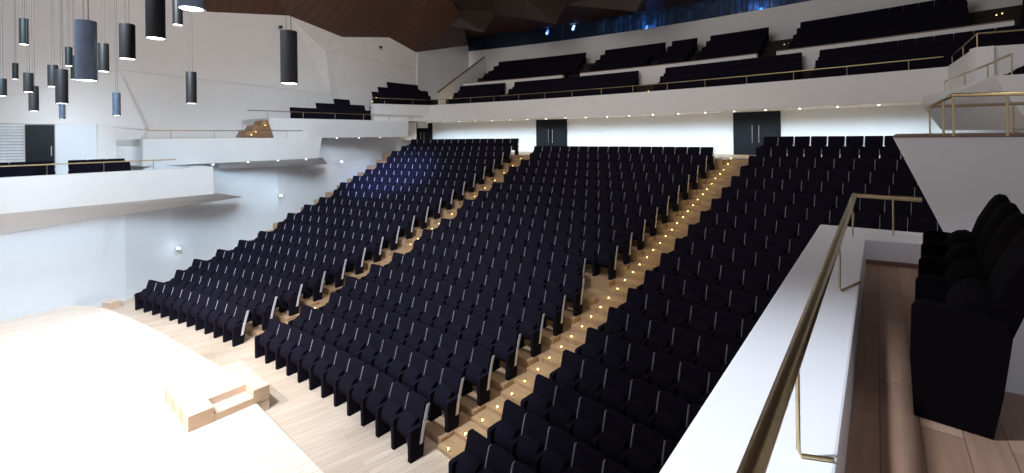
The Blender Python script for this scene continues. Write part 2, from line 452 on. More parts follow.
# ------------------------------------------------------------------ side wall left (lower), with shallow folds
def wall_from(pts_cols, name, mat, label=None, thick=.25, sign=-1):
    """pts_cols: list of columns, each a list of points bottom->top; adds real thickness away from the hall"""
    m = MB(); nr = len(pts_cols[0]); off = (sign*thick*cos(AX), -sign*thick*sin(AX))
    for c in pts_cols:
        m.v += [tuple(p) for p in c]
    nb = len(m.v)
    m.v += [(p[0] + off[0], p[1] + off[1], p[2]) for p in list(m.v)]
    for i in range(len(pts_cols) - 1):
        for j in range(nr - 1):
            a, b, c, d = i*nr + j, (i + 1)*nr + j, (i + 1)*nr + j + 1, i*nr + j + 1
            if (i + j) % 2: m.f += [(a, b, c), (a, c, d)]
            else: m.f += [(a, b, d), (b, c, d)]
            m.f.append((a + nb, d + nb, c + nb, b + nb))
    o = m.build(name, mat); struct(o, label); return o
def wl(R, z, off=0.): # point on the left wall line; off pushes away from the hall
    p = PO(-WALLA, R, z); return (p[0] - off*cos(AX), p[1] + off*sin(AX), z)
cols = [[DL(-12.15, 37, -.05), DL(-12.15, 37, 1.6), DL(-12.15, 37, 2.9), DL(-12.15, 37, 4.5)],
        [DL(-12.15, 43.1, -.05), DL(-12.15, 43.1, 1.6), DL(-12.15, 43.1, 2.9), DL(-12.15, 43.1, 4.5)],
        [DL(-12.17, 45.6, -.05), DL(-12.17, 45.6, 1.6), DL(-12.17, 45.6, 2.9), DL(-12.17, 45.6, 4.5)]]
for R, o1, o2, o3, zt_ in ((47.8, .03, .06, .1, 4.6), (49.5, 0, .04, .10, 5.4), (52, .0, .14, .28, 5.6), (54.5, 0, .05, .12, 5.6), (56.2, 0, .15, .3, 6.6), (58, 0, .2, .4, 6.9), (61.5, 0, .06, .15, 7.0), (64.4, .2, .25, .3, 7.3), (68.1, 1.5, 1.5, 1.5, 7.3)):
    cols.append([wl(R, -.05, o1), wl(R, 1.8 + .09*(R - 46), o2), wl(R, 3.2 + .1*(R - 46), o3), wl(R, zt_, max(.2, o3 if R > 68 else .2))])
wall_from(cols, 'wall_left', M['white_cool'], 'cool white folded lower wall beside the stalls')
m = MB(); m.arc(-14.45, -13.95, 46.95, 47.35, .002, .25)
tag(m.build('wooden_step', M['wood_block']), 'small wooden step in the corner between left wall and front row', 'step')

# boxes on the left: fascia leaning out over the hall, floor, coping, rail
def side_box(name, label, dfr, px, zt, zb, lean, depth, u0top, u1top, u1bot, side=-1):
    """front edge from pixel columns at the measured height; lean = how far the foot sits back"""
    a0 = ond(u0top[0], u0top[1], dfr); a1 = ond(u1top[0], u1top[1], dfr)
    return a0, a1
def box_solid(name, label, d, l0, l1, zb, zt, lean, depth, endcut=.0, mat='white', side=-1, fd=.3):
    m = MB(); s = side
    bot = [DL(d + s*lean, l0, zb), DL(d + s*lean, l1 + endcut, zb), DL(d + s*depth, l1 + endcut, zb), DL(d + s*depth, l0, zb)]
    top = [DL(d, l0, zt - .34 + .34), DL(d, l1, zt), DL(d + s*depth, l1, zt), DL(d + s*depth, l0, zt)]
    # hollow tray: outer shell with a lower floor behind a thick parapet
    w = .45
    tin = [DL(d + s*w, l0, zt), DL(d + s*w, l1 - w, zt), DL(d + s*depth, l1 - w, zt), DL(d + s*depth, l0, zt)]
    fin = [DL(d + s*w, l0, zt - fd), DL(d + s*w, l1 - w, zt - fd), DL(d + s*depth, l1 - w, zt - fd), DL(d + s*depth, l0, zt - fd)]
    m.v = bot + top + tin + fin
    m.f = [(3, 2, 1, 0), (0, 1, 5, 4), (1, 2, 6, 5), (2, 3, 15 - 1, 13 + 1) if False else (2, 3, 7, 6), (3, 0, 4, 7),
           (4, 5, 9, 8), (5, 6, 10, 9), (8, 9, 13, 12), (9, 10, 14, 13), (12, 13, 14, 15), (10, 11, 15, 14), (11, 8, 12, 15)]
    return struct(m.build(name, M[mat]), label)
def rail_thing(pts, posts, label, r=.02, drop=.38, group=None, cat='railing', base_z=None):
    p0 = posts[0] if posts else pts[0]
    t = empty('brass_railing', (p0[0], p0[1], 0))
    L = lambda p: (p[0] - p0[0], p[1] - p0[1], p[2])
    m = MB(); m.tube([L(p) for p in pts], r, 10); m.build('handrail', M['brass'], t, True)
    for p in posts:
        zb = p[2] - drop if base_z is None else base_z
        m = MB(); m.tube([L((p[0], p[1], zb)), L((p[0], p[1], p[2]))], r*.55, 8); m.build('post', M['brass'], t, True)
    return tag(t, label, cat, group)

def lof(u, v, d): return toDL(*ond(u, v, d)[:2])[1]
dA, dB, dC = -11.2, -12.6, -13.9
lA0, lA1 = 40.0, lof(213, 166, dA)
lB0, lB1 = lof(143, 139.5, dB), lof(322, 137, dB)
lC0, lC1 = lof(269, 118.4, dC), lof(400, 118, dC)
box_solid('side_box', 'lowest white side box on the left, nearest the stage', dA, lA0, lA1, 3.83, 4.97, .12, 5.9, .05, fd=.68)
box_solid('side_box', 'middle white side box on the left, one step higher', dB, lB0, lB1, 5.05, 6.15, .12, 4.5, -.15)
box_solid('side_box', 'upper white side box on the left, next to the rear balcony', dC, lC0, lof(408, 125, dC), 6.13, 7.18, .12, 3.2, .1)
# slanting ribbed undersides running from each box front down to the wall
def soffit(up, dn, label):
    m = MB(); n = len(up); q = up + dn
    m.v = [tuple(p) for p in q] + [(p[0] - .4*cos(AX), p[1] + .4*sin(AX), p[2] + .02) for p in q]
    for i in range(n - 1):
        m.f.append((i, i + 1, n + i + 1, n + i)); m.f.append((2*n + i, 2*n + n + i, 2*n + n + i + 1, 2*n + i + 1))
        m.f.append((i, 2*n + i, 2*n + i + 1, i + 1)); m.f.append((n + i, n + i + 1, 3*n + i + 1, 3*n + i))
    m.f.append((0, n, 3*n, 2*n)); m.f.append((n - 1, 3*n - 1, 4*n - 1, 2*n - 1))
    struct(m.build('side_box_underside', M['rib']), label)
eA = lof(217, 190, dA - .12)
soffit([DL(dA - .11, 38.5, 3.84), DL(dA - .11, 44, 3.84), DL(dA - .11, eA + .03, 3.84)], [ond(-90, 250, -12.1), ond(75, 222, -12.1), ond(243, 197, -12.65)], 'ribbed white underside of the lowest left side box')
eB = lof(322, 158, dB - .12)
soffit([DL(dB - .11, eA + .6, 5.06), DL(dB - .11, eB + .03, 5.06)], [DL(-13.1, eA + .8, 4.75), DL(-14.3, eB + 1.2, 4.62)], 'ribbed white underside of the middle left side box')

# ------------------------------------------------------------------ upper left wall, recess with door and blind
dW = -17.0
wu = MB()
def W(u, v, d=dW): return ond(u, v, d)
T = [W(-90, -160), W(206, -160), W(289, -150), W(342, -140), W(389, -130), (0, 0, 0)]
P = {}
P['t0'] = W(-90, -160); P['t1'] = W(200, -160); P['t1b'] = W(206, 11); P['t2'] = W(289, 15); P['t3'] = W(342, 36.5); P['t4'] = W(389, 37); P['t5'] = W(416, 52)
P['a'] = W(119, 70, dW + .25); P['b'] = W(146, 130, dW - .25); P['L0'] = W(-90, 122); P['L1'] = W(97, 124.5); P['L2'] = W(145, 128)
P['c'] = W(330, 94, dW - .1); P['e'] = W(326, 52, dW + .2); P['f'] = W(337, 90, dW - .15); P['k'] = W(416, 68, dW)
P['z1'] = W(340, 140, dW - .5); P['z0'] = W(146, 175, dW - .7); P['z2'] = W(416, 140); P['m0'] = W(97, 190, dW - .1); P['u'] = W(206, -40)
def tri(*ks):
    wu.poly([P[k] for k in ks])
tri('t0', 't1', 'u'); tri('t0', 'u', 'a'); tri('t0', 'a', 'L0'); tri('L0', 'a', 'L1'); tri('L1', 'a', 'L2'); tri('L2', 'a', 'b')
tri('u', 't1b', 'a'); tri('t1b', 'c', 'a'); tri('t1b', 't2', 'c'); tri('t2', 'e', 'c'); tri('t2', 't3', 'e'); tri('e', 't3', 't4'); tri('e', 't4', 'k'); tri('t4', 't5', 'k')
tri('e', 'k', 'f'); tri('e', 'f', 'c'); tri('a', 'c', 'z0'); tri('a', 'z0', 'b'); tri('c', 'z1', 'z0'); tri('c', 'f', 'z1'); tri('f', 'k', 'z2'); tri('f', 'z2', 'z1')
tri('L1', 'L2', 'b'); tri('L1', 'b', 'm0'); tri('b', 'z0', 'm0')
wo = wu.build('wall_left', M['white']); struct(wo, 'folded off-white upper wall on the left')
so = wo.modifiers.new('solid', 'SOLIDIFY'); so.thickness = .12; so.offset = 0
# recess behind the lowest box: blind, dark door, lit panel
dR = -17.05
def panel(u0, u1, zb, zt_, d, name, mat, thick=.08):
    a = W(u0, 150, d); b = W(u1, 150, d); o = (-thick*cos(AX), thick*sin(AX))
    m = MB(); m.prism([a, b, (b[0] + o[0], b[1] + o[1]), (a[0] + o[0], a[1] + o[1])], zb, zt_); return m
m = panel(55.5, 97, 4.6, 6.84, dR, '', ''); struct(m.build('wall_left', M['white_cool']), 'brightly lit white panel beside the dark side door')
m = panel(25.5, 54.5, 4.67, 6.80, dR + .06, '', ''); o = struct(m.build('door_1', M['door'])); 
m = panel(51, 52, 5.5, 5.9, dR + .12, '', '', .03); m.build('door_handle', M['steel'], o)
m = panel(-70, 25, 4.6, 6.82, dR - .25, '', ''); struct(m.build('window_1', M['white_cool']), 'window opening behind the blind')
bl = MB(); a = W(-70, 150, dR + .02); b = W(25, 150, dR + .02); z = 5.05
while z < 6.8:
    off = (-.06*cos(AX), .06*sin(AX))
    bl.v += []
    bl.hexa([(a[0], a[1], z), (b[0], b[1], z), (b[0] + off[0], b[1] + off[1], z + .07), (a[0] + off[0], a[1] + off[1], z + .07)],
            [(a[0], a[1], z + .012), (b[0], b[1], z + .012), (b[0] + off[0], b[1] + off[1], z + .082), (a[0] + off[0], a[1] + off[1], z + .082)])
    z += .12
t = tag(bl.build('slatted_blind', M['slat']), 'white slatted blind at far left beside the dark side door', 'blind')
# corner wall piece between upper side wall and rear wall
cw = MB(); p1 = P['t5']; p2 = onarc(467, 45.7, 73.6)
cw.poly([(p1[0], p1[1], 6.8), (p2[0], p2[1], 6.8), p2, p1])
o = struct(cw.build('wall_back', M['white']), 'off-white wall in the rear left corner above the balcony'); sm = o.modifiers.new('s', 'SOLIDIFY'); sm.thickness = .15

# left rails
def drail(d, l0, l1, z, n, label, base):
    pts = [DL(d, l0, z), DL(d, l1, z)]
    ps = [DL(d, l0 + (l1 - l0)*(i + .5)/n, z) for i in range(n)]
    rail_thing(pts, ps, label, .022, base_z=base)
drail(dA - .3, lA0 + .5, lA1 - 1.2, 5.33, 5, 'thin brass rail along the lowest left side box', 4.96)
drail(dB - .3, lB0 + .2, lB1 - .9, 6.50, 4, 'thin brass rail along the middle left side box', 6.14)
drail(dC - .3, lC0 - .9, lC1 + 2.2, 7.55, 6, 'thin brass rail along the upper left side box', 7.17)

# seats in the side boxes and balconies (a black mass in the photo)
bal = Mass()
def box_row(d, l0, l1, z, side=-1, rz=None):
    n = int((l1 - l0)/PITCH)
    for i in range(n):
        p = DL(d, l0 + PITCH*(i + .5), z)
        bal.seat(p, -(AX + (-pi/2 if side < 0 else pi/2)), 'b')
lx = lambda u, d: lof(u, 160, d)
for r, dz in ((0, 0), (1, .12)):
    box_row(dA - 1.3 - r*.9, 40.6, lx(55, dA - 1.3 - r*.9), 4.29 + dz)
    box_row(dA - 1.3 - r*.9, lx(73 - 4*r, dA - 1.3 - r*.9), lx(133 + 3*r, dA - 1.3 - r*.9), 4.29 + dz)
for r in range(3):
    d = dC - .85 - r*.75
    box_row(d, lof((292, 318, 336)[r], 110, d), lof((388, 372, 356)[r], 110, d), 6.88 + r*.38)

# ------------------------------------------------------------------ rear wall of the stalls, doors, soffit, balcony front
R0 = 68.0
m = MB(); m.arc(-17.2, 14.9, R0, R0 + .3, 4.6, 7.35); struct(m.build('wall_back', M['white_band']), 'bright white wall band behind the last row')
DA = [(-15.64, -14.25), (-6.63, -4.68), (3.92, 5.76)]
for i, (a0, a1) in enumerate(DA):
    o = MB(); o.arc(a0, a1, R0 - .10, R0 + .02, 4.98, 7.19, 1.); d = struct(o.build('door_%d' % (i + 2), M['door']))
    mid = (a0 + a1)/2
    for s in (-1, 1):
        lf = MB(); lf.arc(mid + (.03 if s > 0 else -(a1 - mid) + .08), mid + ((a1 - mid) - .08 if s > 0 else -.03), R0 - .13, R0 - .09, 5.0, 7.12, 1.); q = lf.build('door_leaf', M['door'], d)
        h = MB(); h.tube([PO(mid + s*.13, R0 - .2, 5.6), PO(mid + s*.13, R0 - .2, 6.5)], .022, 8)
        for zz in (5.7, 6.4): h.tube([PO(mid + s*.13, R0 - .2, zz), PO(mid + s*.13, R0 - .1, zz)], .012, 6)
        h.build('pull_handle', M['steel'], q, True)
RBF = 65.2
m = MB(); m.arc(-12.75, 11.0, RBF, RBF + .35, 7.20, 8.38, dz0=0, dz1=0)
e1 = onarc(936.6, 69.3, RBF)
m2 = MB()
struct(m.build('balcony_front', M['white']), 'long curved white front of the rear balcony')
m = MB(); m.arc(-15.9, 12.5, RBF + .3, 68.2, 7.20, 7.42); struct(m.build('balcony_soffit', M['white']), 'white underside of the rear balcony above the doors')
# left end of the balcony front sweeping to the upper side box
pA = PO(-12.75, RBF, 8.38); pB = ond(374, 103.6, -14.35)
def off_(p, z): return (p[0] - .28, p[1] + .22, z)
m = MB(); m.hexa([(pA[0], pA[1], 7.2), (pB[0], pB[1], 7.2), off_(pB, 7.2), off_(pA, 7.2)], [pA, pB, off_(pB, pB[2]), off_(pA, 8.38)])
struct(m.build('balcony_front', M['white']), 'left end of the white balcony front meeting the side wall')
rail_thing([(pA[0] - .14, pA[1] + .1, 8.76), (pB[0] - .14, pB[1] + .1, pB[2] + .38)], [(pA[0]*.7 + pB[0]*.3 - .14, pA[1]*.7 + pB[1]*.3 + .1, 8.68), (pA[0]*.2 + pB[0]*.8 - .14, pA[1]*.2 + pB[1]*.8 + .1, 8.5)], 'short brass rail in the rear left corner of the balcony', .022)
# coping lights: row of downlights under the balcony edge
def downlight_proto():
    a = MB(); a.lathe([(.0, 0), (.055, 0), (.055, .03), (.0, .03)], 14); b = MB(); b.lathe([(.0, -.012), (.03, -.010), (.042, .0), (.0, .001)], 12)
    return a.mesh('housing', M['steel'], True), b.mesh('lens', M['spot'], True)
DH, DLN = downlight_proto()
def downlight(loc, label, group, power=8., col=(.86, .94, 1.)):
    r = empty('downlight', loc); link('housing', DH, r); link('lens', DLN, r); tag(r, label, 'light', group)
    light('SPOT', (loc[0], loc[1], loc[2] - .05), power, col, .05, (loc[0] + .25*sin(AX), loc[1] + .25*cos(AX), loc[2] - 1), 140, .6)
angs = [-13.4 + 1.19*i for i in range(21)]
for i, a in enumerate(angs):
    downlight(PO(a, 65.95, 7.165), 'small round downlight under the rear balcony edge, %s from the left' % ORD[i], 'downlights below the rear balcony', 125., (.66, .84, 1.))
for i, (u, v, d, z) in enumerate([(213, 163.5, -12.2, 5.02), (248, 162, -12.75, 5.02), (278, 160.5, -12.75, 5.02), (306, 159, -12.75, 5.02), (341, 162, -12.8, 5.2)][:4]):
    p = ond(u, v, d); downlight((p[0], p[1], 5.02), 'small round downlight under the middle left side box, %s from the left' % ORD[i], 'downlights below the left side boxes', 10., (.8, .9, 1))
for i, (u, v) in enumerate([(337, 137), (359, 137), (380, 136.5)]):
    p = ond(u, v, dC - .1); downlight((p[0], p[1], 6.10), 'small round downlight under the upper left side box, %s from the left' % ORD[i], 'downlights below the left side boxes', 12., (.8, .9, 1))
def wall_lamp(u, v, label, power):
    a, b = lev(u, v); tt = a/FX                       # meets the left wall line
    ph = AX - radians(WALLA); P0 = CEN; D = (sin(ph), cos(ph)); s = (tt*P0[1] - P0[0])/(D[0] - tt*D[1])
    X = P0[0] + s*D[0]; Y = P0[1] + s*D[1]; z = EYE - b*Y/FX
    X += .16*cos(AX) - .05; Y -= .16*sin(AX)
    r = empty('wall_spotlight', (X, Y, z)); 
    a_ = MB(); a_.lathe([(0, -.06), (.07, -.05), (.085, 0), (.07, .05), (0, .06)], 14); a_.build('housing', M['steel'], r, True)
    b_ = MB(); b_.lathe([(0, -.02), (.06, -.01), (.045, .04), (0, .05)], 12); q = b_.build('lens', M['spot'], r, True); q.location = (.05, -.05, .01)
    tag(r, label, 'light', 'small spotlights on the left wall')
    light('POINT', (X + .45, Y - .35, z), power*.35, (.75, .87, 1), .12)
wall_lamp(178, 248, 'small round wall spotlight low on the left wall above the front rows', 9)
wall_lamp(280, 195.5, 'small round wall spotlight midway up the left wall', 9)
wall_lamp(340.5, 162, 'small round wall spotlight high on the left wall near the rear', 7)

# balcony rail
def arc_rail(a0, a1, R, z, n, label, base):
    pts = [PO(a0 + (a1 - a0)*i/24, R, z) for i in range(25)]
    ps = [PO(a0 + (a1 - a0)*(i + .5)/n, R, z) for i in range(n)]
    rail_thing(pts, ps, label, .024, base_z=base)
arc_rail(-12.3, 10.9, RBF + .12, 8.76, 14, 'long thin brass rail on top of the rear balcony front', 8.37)

# tiers of the balcony
T1 = [(65.75, 7.80), (66.6, 8.38), (67.45, 8.95)]
T2 = [(68.75, 9.42), (69.65, 9.92), (70.55, 10.42), (71.45, 10.92), (72.35, 11.42)]
m = MB()
for i, (R, z) in enumerate(T1): m.arc(-18, 16.4, R - .3, (T1[i + 1][0] - .3) if i < 2 else 68.3, 7.3, z)
for i, (R, z) in enumerate(T2): m.arc(-12.6, 16.4, R - .35, (T2[i + 1][0] - .35) if i < 4 else 74., 8.9, z)
struct(m.build('balcony_terrace', M['carpet']), 'dark timber tiers of the rear balcony')
for a0, a1, lb in ((-11.95, -5.0, 'left'), (-3.9, 4.85, 'middle'), (5.6, 12.3, 'right'), (12.9, 16.4, 'far right')):
    m = MB(); m.arc(a0, a1, 68.15, 68.4, 8.95, 10.17); struct(m.build('tier_parapet', M['white']), 'white parapet between the balcony tiers, %s part' % lb)
    m = MB(); m.arc(a0, a1, 68.1, 68.45, 10.17, 10.21); struct(m.build('tier_parapet_cap', M['brown_cap']), 'brown cap of the balcony tier parapet, %s part' % lb)
def tier(rows, a0, a1, trunc=0.):
    for j, (R, z) in enumerate(rows):
        da = degrees(PITCH/R); A0 = a0 + trunc*j; n = int((a1 - A0)/da)
        for i in range(n):
            a = A0 + da*(i + .5); bal.seat(PO(a, R, z), -(AX + radians(a)), 'b')
for a0, a1 in ((-11.9, -8.2), (-7.95, -.25), (.95, 6.9), (7.2, 13.0)): tier(T1, a0, a1)
for d_, ua, ub, v in ((-15.1, 374, 434, 94), (-15.65, 380, 430, 89), (-16.2, 389, 424, 83.5)):
    zz = ond(404, v, d_)[2] - .95; box_row(d_, lof(ua, v, d_), lof(ub, v, d_), zz)
for a0, a1 in ((-11.3, -4.95), (-3.95, -.35), (-.1, 1.6), (1.85, 4.8), (5.75, 11.4), (12.4, 13.7)): tier(T2, a0, a1)
m = MB()
for d_, ua, ub, v in ((-15.1, 374, 434, 94), (-15.65, 380, 430, 89), (-16.2, 389, 424, 83.5)):
    zz = ond(404, v, d_)[2] - .95; a_, b_ = lof(ua, v, d_) - .1, lof(ub, v, d_) + .1
    q = [DL(d_ + .3, a_, 0), DL(d_ + .3, b_, 0), DL(d_ - .35, b_, 0), DL(d_ - .35, a_, 0)]; m.prism([w_[:2] for w_ in q], 7.5, zz)
struct(m.build('corner_terrace', M['carpet']), 'dark tiers in the rear left corner')
tag(bal.build('balcony_seats', trim=False), 'black seats massed on the rear balcony tiers and in the left side boxes', 'seats', kind='stuff')
# glowing steps on the balcony
def stair_lights(rows, name, grp, ang, dR=0., dz=.03, power=.5):
    c = 0
    for j, (R, z) in enumerate(rows):
        for h in (0, 1):
            R_ = R - .3 + h*.4; zz = z + .04 + h*.0
            step_light(PO(ang + .12*h, R_, zz + .1*h), 'tiny glowing stair light %s, %s from the bottom' % (name, ORD[c]), grp, power); c += 1
stair_lights(T1, 'at the left end of the balcony rows', 'stair lights on the balcony left end', -12.3, power=2.0)
stair_lights(T1[:2], 'in the middle lower balcony aisle', 'stair lights in the middle balcony aisle', .3, power=1.0)
stair_lights(T2[:3], 'in the left upper balcony aisle', 'stair lights in the left upper balcony aisle', -4.3, power=.8)
stair_lights(T2[:4], 'in the right upper balcony aisle', 'stair lights in the right upper balcony aisle', 5.35, power=1.0)
stair_lights(T2[1:4], 'in the far right upper balcony aisle', 'stair lights in the far right balcony aisle', 11.8, power=1.0)
for i, (u, v) in enumerate([(372.5, 102), (376.5, 98)]):
    p = ond(u, v, -14.75); step_light(p, 'tiny glowing stair light left of the corner balcony seats, %s' % ('lower', 'upper')[i], 'stair lights beside the corner seats', 3.5)
# stair flank wall, left end of the upper tier
m = MB(); a = onarc(438, 98, 66.3); b = onarc(484, 57.5, 72.0)
m.hexa([(a[0], a[1], 7.4), (b[0], b[1], 9.), (b[0] + .1, b[1] + .15, 9.), (a[0] + .1, a[1] + .15, 7.4)], [(a[0], a[1], 9.35), b, (b[0] + .1, b[1] + .15, b[2]), (a[0] + .1, a[1] + .15, 9.35)])
struct(m.build('stair_flank_wall', M['white']), 'sloping white stair wall at the left end of the balcony')
m = MB(); m.tube([(a[0], a[1], 9.40), (b[0], b[1], b[2] + .04)], .06, 8)
tag(m.build('stair_handrail', M['brown_stair'], None, True), 'brown sloping handrail climbing at the left end of the balcony', 'handrail')

# back wall of the balcony and the glazed gallery
m = MB(); m.arc(-14.6, 17, 74., 74.4, 8.9, 13.86); struct(m.build('wall_back', M['white']), 'plain white rear wall above the last balcony row')
m = MB(); m.arc(-14.6, 17, 77.5, 77.7, 13.2, 17.2); m.arc(-14.6, 17, 74.4, 77.6, 13.6, 13.8); m.arc(-14.9, -14.5, 74.4, 77.6, 13.6, 17.2); m.arc(-14.6, 17, 74.9, 77.7, 16.4, 16.6); struct(m.build('gallery_back_wall', M['dark']), 'dark back wall of the glazed gallery')
gw = empty('window_2', PO(0, 74.6, 13.86)); struct(gw)
O = PO(0, 74.6, 13.86)
def rel(mb):
    r = MB(); r.add(mb, lambda p: (p[0] - O[0], p[1] - O[1], p[2] - O[2])); return r
m = MB(); m.arc(-14.5, 17, 74.6, 74.64, 13.88, 16.2); rel(m).build('window_pane', M['glass'], gw)
m = MB()
for i in range(14):
    a = -14.4 + i*2.32; m.arc(a, a + .05, 74.55, 74.7, 13.86, 16.2, 1)
m.arc(-14.5, 17, 74.5, 74.75, 13.86, 13.93)
rel(m).build('window_frame', M['mullion'], gw)
def gallery_lamp(u, v, mat, label, power, col):
    p = onarc(u, v, 75.4); r = empty('gallery_lamp', p)
    a_ = MB(); a_.lathe([(0, .10), (.10, .09), (.12, 0), (.11, -.02), (0, -.01)], 14); a_.build('housing', M['mullion'], r, True)
    b_ = MB(); b_.lathe([(0, -.03), (.07, -.07), (.09, -.12), (.06, -.17), (0, -.19)], 12); b_.build('bulb', mat, r, True)
    tag(r, label, 'light', 'lamps in the glazed gallery'); light('POINT', (p[0] - .1, p[1] - .1, p[2] - .35), power*1.5, col, .1)
gallery_lamp(574, 25, M['spot'], 'bright white lamp behind the gallery glass', 30, (.4, .65, 1))
gallery_lamp(548, 29.5, M['blueglow'], 'faint lamp behind the gallery glass, left of the bright one', 8, (.3, .4, 1))
gallery_lamp(647, 25, M['blueglow'], 'blue lamp behind the gallery glass right of the bright white one', 40, (.15, .4, 1))
gallery_lamp(761, 7, M['blueglow'], 'blue lamp behind the gallery glass, rightmost of the four', 40, (.15, .4, 1))
# added sheet behind the gallery glass, its blue mottling imitates reflections in the pane
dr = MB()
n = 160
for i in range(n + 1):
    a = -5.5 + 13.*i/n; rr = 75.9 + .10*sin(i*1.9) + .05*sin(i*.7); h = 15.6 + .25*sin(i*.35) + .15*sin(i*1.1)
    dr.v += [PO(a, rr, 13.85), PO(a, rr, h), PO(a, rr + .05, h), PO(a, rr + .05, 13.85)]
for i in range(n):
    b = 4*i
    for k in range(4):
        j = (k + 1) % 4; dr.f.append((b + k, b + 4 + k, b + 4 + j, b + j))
tag(dr.build('gallery_reflection_sheet', plain('painted_blue_reflection', (.40, .52, .70), .8, noise=.85, nscale=2.2), None, True), 'long added mottled blue-grey sheet behind the gallery glass, painted as its reflections', 'sheet')

# ------------------------------------------------------------------ ceiling
ce = MB(); Q = {}
for k in ('t1b', 't2', 't3', 't4', 't5'): Q[k] = P[k]
Q['u'] = W(206, -60); Q['g0'] = onarc(467, 45.7, 74.3); 
ix = [DL(-12, 49, 16.6), DL(-11.5, 53.5, 16.0), DL(-12.5, 57, 15.2), DL(-11.2, 61, 16.4), DL(-13, 65.5, 14.9)]
for i, q in enumerate(ix): Q['i%d' % i] = q
def ct(*ks): ce.poly([Q[k] for k in ks])
ct('u', 't1b', 'i0'); ct('t1b', 't2', 'i0'); ct('t2', 'i1', 'i0'); ct('t2', 't3', 'i1'); ct('t3', 'i2', 'i1'); ct('t3', 't4', 'i2'); ct('t4', 'i3', 'i2'); ct('t4', 't5', 'i3'); ct('t5', 'i4', 'i3'); ct('t5', 'g0', 'i4')
# rear strip and main field
rear = [PO(-14.5 + 2.25*i, 74.9, 15.28 + .12*(i % 2)) for i in range(15)]
mid = [PO(-13.2 + 2.2*i, 69.5, 15.7 + (.5 if i % 2 else -.15)) for i in range(15)]
fr = [PO(-12.6 + 2.2*i, 62.5, 16.9 + (.7 if i % 2 else 0)) for i in range(15)]
fr2 = [PO(-13 + 2.3*i, 53, 17.5 + (.6 if i % 2 else 0)) for i in range(15)]
fr3 = [PO(-16 + 2.6*i, 41, 17.8) for i in range(15)]
for A_, B2 in ((rear, mid), (mid, fr), (fr, fr2), (fr2, fr3)):
    for i in range(14):
        ce.poly([A_[i], A_[i + 1], B2[i]]); ce.poly([A_[i + 1], B2[i + 1], B2[i]])
ce.poly([Q['g0'], rear[0], mid[0]]); ce.poly([Q['g0'], mid[0], Q['i4']]); ce.poly([Q['i4'], mid[0], fr[0]]); ce.poly([Q['i4'], fr[0], Q['i3']]); ce.poly([Q['i3'], fr[0], Q['i2']])
ce.poly([Q['i2'], fr[0], fr2[0]]); ce.poly([Q['i2'], fr2[0], Q['i1']]); ce.poly([Q['i1'], fr2[0], Q['i0']]); ce.poly([Q['i0'], fr2[0], fr3[0]])
o = struct(ce.build('ceiling', M['ceiling'])); sm = o.modifiers.new('s', 'SOLIDIFY'); sm.thickness = .15; sm.offset = 0
# header above the gallery glass down to the ceiling
# hanging reflectors (dark folded plates)
def cloud(px, Rs, label):
    m = MB(); pts = [onarc(u, v, R) for (u, v), R in zip(px, Rs)]
    m.extr(pts, (0, 0, .18)); 
    return tag(m.build('ceiling_reflector', M['cloud']), label, 'acoustic panel', 'folded acoustic panels below the ceiling')
cloud([(396, -20), (430, 22), (484, 32.5), (497, 12), (500, -25)], [66, 66.5, 67, 68.5, 66], 'dark brown folded ceiling panel, leftmost of the row')
cloud([(497, -25), (494, 14), (556, 24), (567, 6), (580, -25)], [66, 68.5, 67, 68.5, 66], 'dark brown folded ceiling panel, second from the left')
cloud([(572, -25), (567, 5), (620, 9), (636, 11.5), (652, -3), (655, -25)], [66, 68.5, 68, 67, 68.5, 66], 'grey-brown folded ceiling panel, third from the left')

# ------------------------------------------------------------------ right-hand side boxes
# upper continuation of the balcony front, turning along the right wall
m = MB(); q0 = PO(11.0, RBF, 0); q1 = (12.75, 12.35); q2 = (16.4, 10.6)
def wallseg(pts, z0, z1, th=.35):
    mm = MB()
    for a, b in zip(pts, pts[1:]):
        dx, dy = b[0] - a[0], b[1] - a[1]; L = hypot(dx, dy); nx, ny = -dy/L*th, dx/L*th
        if nx*1 + ny*1 < 0: nx, ny = -nx, -ny
        mm.prism([a[:2], b[:2], (b[0] + nx, b[1] + ny), (a[0] + nx, a[1] + ny)], z0, z1)
    return mm
struct(wallseg([q0, q1, q2], 7.2, 8.38).build('balcony_front', M['white']), 'right end of the white balcony front turning along the side wall')
rp = [PO(11.1, RBF + .1, 8.76), (12.9, 12.45, 8.78), (16.4, 10.75, 8.78)]
rail_thing(rp, [rp[0], tuple((a + b)/2 for a, b in zip(rp[0], rp[1])), rp[1], tuple((a + b)/2 for a, b in zip(rp[1], rp[2]))], 'brass rail turning the corner at the right end of the balcony', .024, base_z=8.37)
# box C right
tip = DL(11.55, 60.6, 0); n2 = DL(12.05, 54.4, 0); 
m = MB()
f0 = aty(922.5, 97.4, 13.9); f1 = aty(1024, 71.7, 7.4); f2 = aty(940, 128, 13.9)
F0 = (f0[0], f0[1]); F2 = (f2[0] + .05, f2[1]); w_ = (.45*.786, -.45*.618)
m.hexa([F2 + (6.12,), DL(12.6, 54.45, 6.12), DL(17.5, 54.45, 6.12), DL(17.5, 61.0, 6.12)], [(F0[0] + .01, F0[1], 6.86), DL(12.21, 54.45, 6.86), DL(17.5, 54.45, 6.86), DL(17.5, 61.0, 6.86)])
m.hexa([(F0[0] + .01, F0[1], 6.86), DL(12.21, 54.45, 6.86), DL(12.55, 54.45, 6.86), (F0[0] + .3, F0[1] - .1, 6.86)], [F0 + (7.15,), DL(12.1, 54.45, 7.15), DL(12.55, 54.45, 7.15), (F0[0] + .3, F0[1] - .1, 7.15)])
